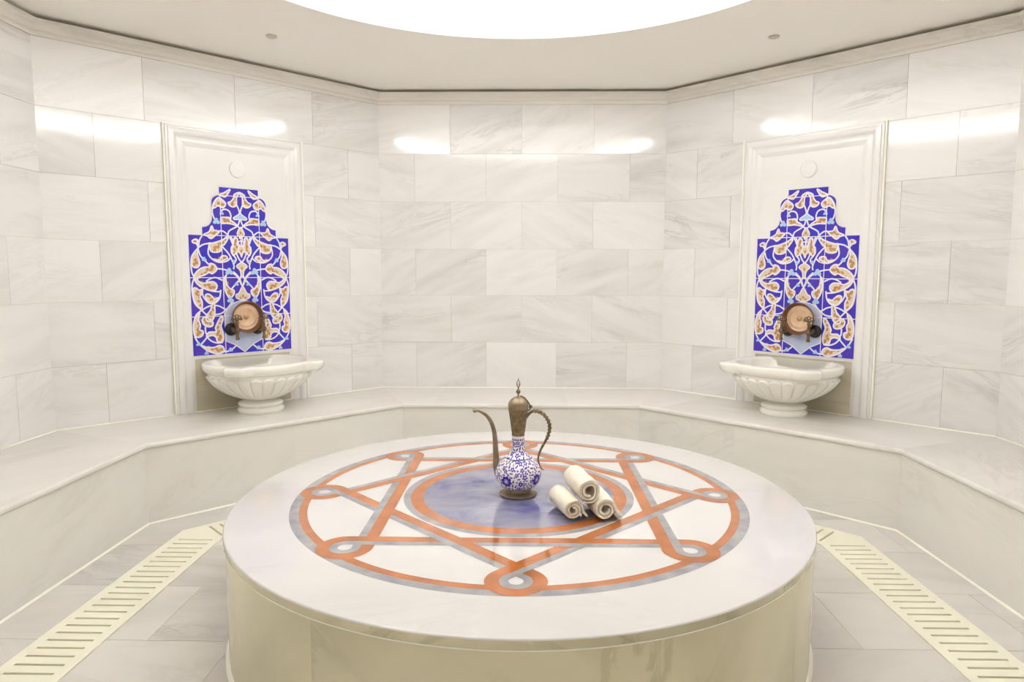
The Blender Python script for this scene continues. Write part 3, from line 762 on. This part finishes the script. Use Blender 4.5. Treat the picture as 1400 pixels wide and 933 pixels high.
# ------------------------------------------------------------------ rolled towels
def towel(P0,P1,R,z,lab,seed,tail=0.,turns=2.3,start=0.,hollow=.006,flapdir=1):
    """P0 near end, P1 far end on the plane; spiral section swept between"""
    a=Vector((P0[0],P0[1],z));b=Vector((P1[0],P1[1],z)); L=(b-a).length; dx,dy=b.x-a.x,b.y-a.y
    rz=math.atan2(dy,dx)-PI/2
    th=.76*(R-hollow)/(turns+.76)
    prof=[]; n=int(turns*40)
    sgn=flapdir
    pts=[]
    for i in range(n+1):
        f=i/n; an=start+sgn*f*turns*2*PI; r=hollow+th/2+(R-th/2-hollow-th/2)*f
        pts.append(Vector((r*cos(an),r*sin(an))))
    if tail>0:
        last=pts[-1]; d=(pts[-1]-pts[-2]).normalized(); zb=min(p.y for p in pts); tgt=Vector((last.x+tail,zb))
        c1=last+d*abs(last.y-zb)*.6
        for q in range(1,13):
            f=q/12; pts.append(last*(1-f)**2+c1*2*f*(1-f)+tgt*f*f)
    m_=len(pts); out=[];inn=[]
    for i,p in enumerate(pts):
        p0=pts[max(0,i-1)];p1=pts[min(m_-1,i+1)];t=(p1-p0).normalized();nn=Vector((t.y,-t.x))*sgn
        w=th/2*(1-.25*max(0,1-i/12)**2)*(1 if i<m_-3 else .8)
        out.append(p+nn*w);inn.append(p-nn*w)
    loop=out+inn[::-1]; k=len(loop); NS=22; V=[];F=[]
    for j in range(NS+1):
        f=j/NS; y=f*L; edge=min(f,1-f)*L
        rd=1-.10*max(0,1-edge/.010)**2
        for p in loop:
            q=Vector((p.x,y,p.y))
            d=noise.noise_vector(Vector((p.x*22+seed*7,y*11,p.y*22)))*.0032+noise.noise_vector(Vector((p.x*60,y*30+seed,p.y*60)))*.0012
            V.append((q.x*rd+d.x,y+d.y*(2.2 if j in(0,NS) else 1),q.z*rd+d.z))
    for j in range(NS):
        for i in range(k):
            q=(i+1)%k; F.append((j*k+i,(j+1)*k+i,(j+1)*k+q,j*k+q))
    # end faces follow the spiral
    mm=len(out)
    for base,rev in ((0,False),(NS*k,True)):
        for i in range(mm-1):
            f=(base+i,base+i+1,base+k-2-i,base+k-1-i); F.append(f[::-1] if rev else f)
    if sgn<0: F=[f[::-1] for f in F]
    # sits exactly on its support
    mb=MB(); mb.add(V,F); o=mb.build('rolled_towel',M['towel'],smooth=True,angle=48); o.location=a; o.rotation_euler=(0,0,rz)
    tag(o,lab,'towel','rolled ivory towels'); return o
TB=TZ+.0012
towel((.196,-2.835),(.146,-2.660),.0400,TB+.0395,'rolled ivory towel lying at the left under the stack',1,tail=.016,turns=2.25,start=.15+2*PI*.25,flapdir=-1,hollow=.007)
towel((.303,-2.832),(.272,-2.655),.0430,TB+.0425,'rolled ivory towel lying at the right with a loose flap',2,tail=.026,turns=2.0,start=.25,flapdir=-1,hollow=.009)
towel((.247,-2.830),(.205,-2.650),.0465,TB+.0405+.0655,'rolled ivory towel resting on top of the two others',3,tail=.0,turns=2.1,start=-1.3,flapdir=-1,hollow=.013)

# ------------------------------------------------------------------ light, camera, view
w=bpy.data.worlds.new('corridor_light'); bpy.context.scene.world=w; w.use_nodes=True
w.node_tree.nodes['Background'].inputs[0].default_value=(1,.90,.74,1); w.node_tree.nodes['Background'].inputs[1].default_value=.6
cam=bpy.data.cameras.new('camera'); co=bpy.data.objects.new('camera',cam); C.objects.link(co); bpy.context.scene.camera=co
f_,pt,yw,rl=929.93,.0983,-.0192,.0019
cam.sensor_fit='HORIZONTAL'; cam.sensor_width=36; cam.lens=f_/1400*36; cam.clip_start=.02
Fw=Vector((sin(yw)*cos(pt),cos(yw)*cos(pt),-sin(pt))); R1=Vector((cos(yw),-sin(yw),0)); U1=R1.cross(Fw)
Rr=R1*cos(rl)+U1*sin(rl); Ur=-R1*sin(rl)+U1*cos(rl)
m=Matrix((Rr,Ur,-Fw)).transposed().to_4x4(); m.translation=Vector((.0275,-5.0834,1.2779)); co.matrix_world=m
sc=bpy.context.scene
sc.view_settings.view_transform='Standard'; sc.view_settings.look='None'; sc.view_settings.gamma=1; sc.view_settings.use_curve_mapping=False
sc.view_settings.exposure=0.13
try:
    sc.cycles.use_denoising=True; sc.cycles.max_bounces=14; sc.cycles.diffuse_bounces=10; sc.cycles.glossy_bounces=6
    sc.cycles.sample_clamp_indirect=8
except Exception: pass
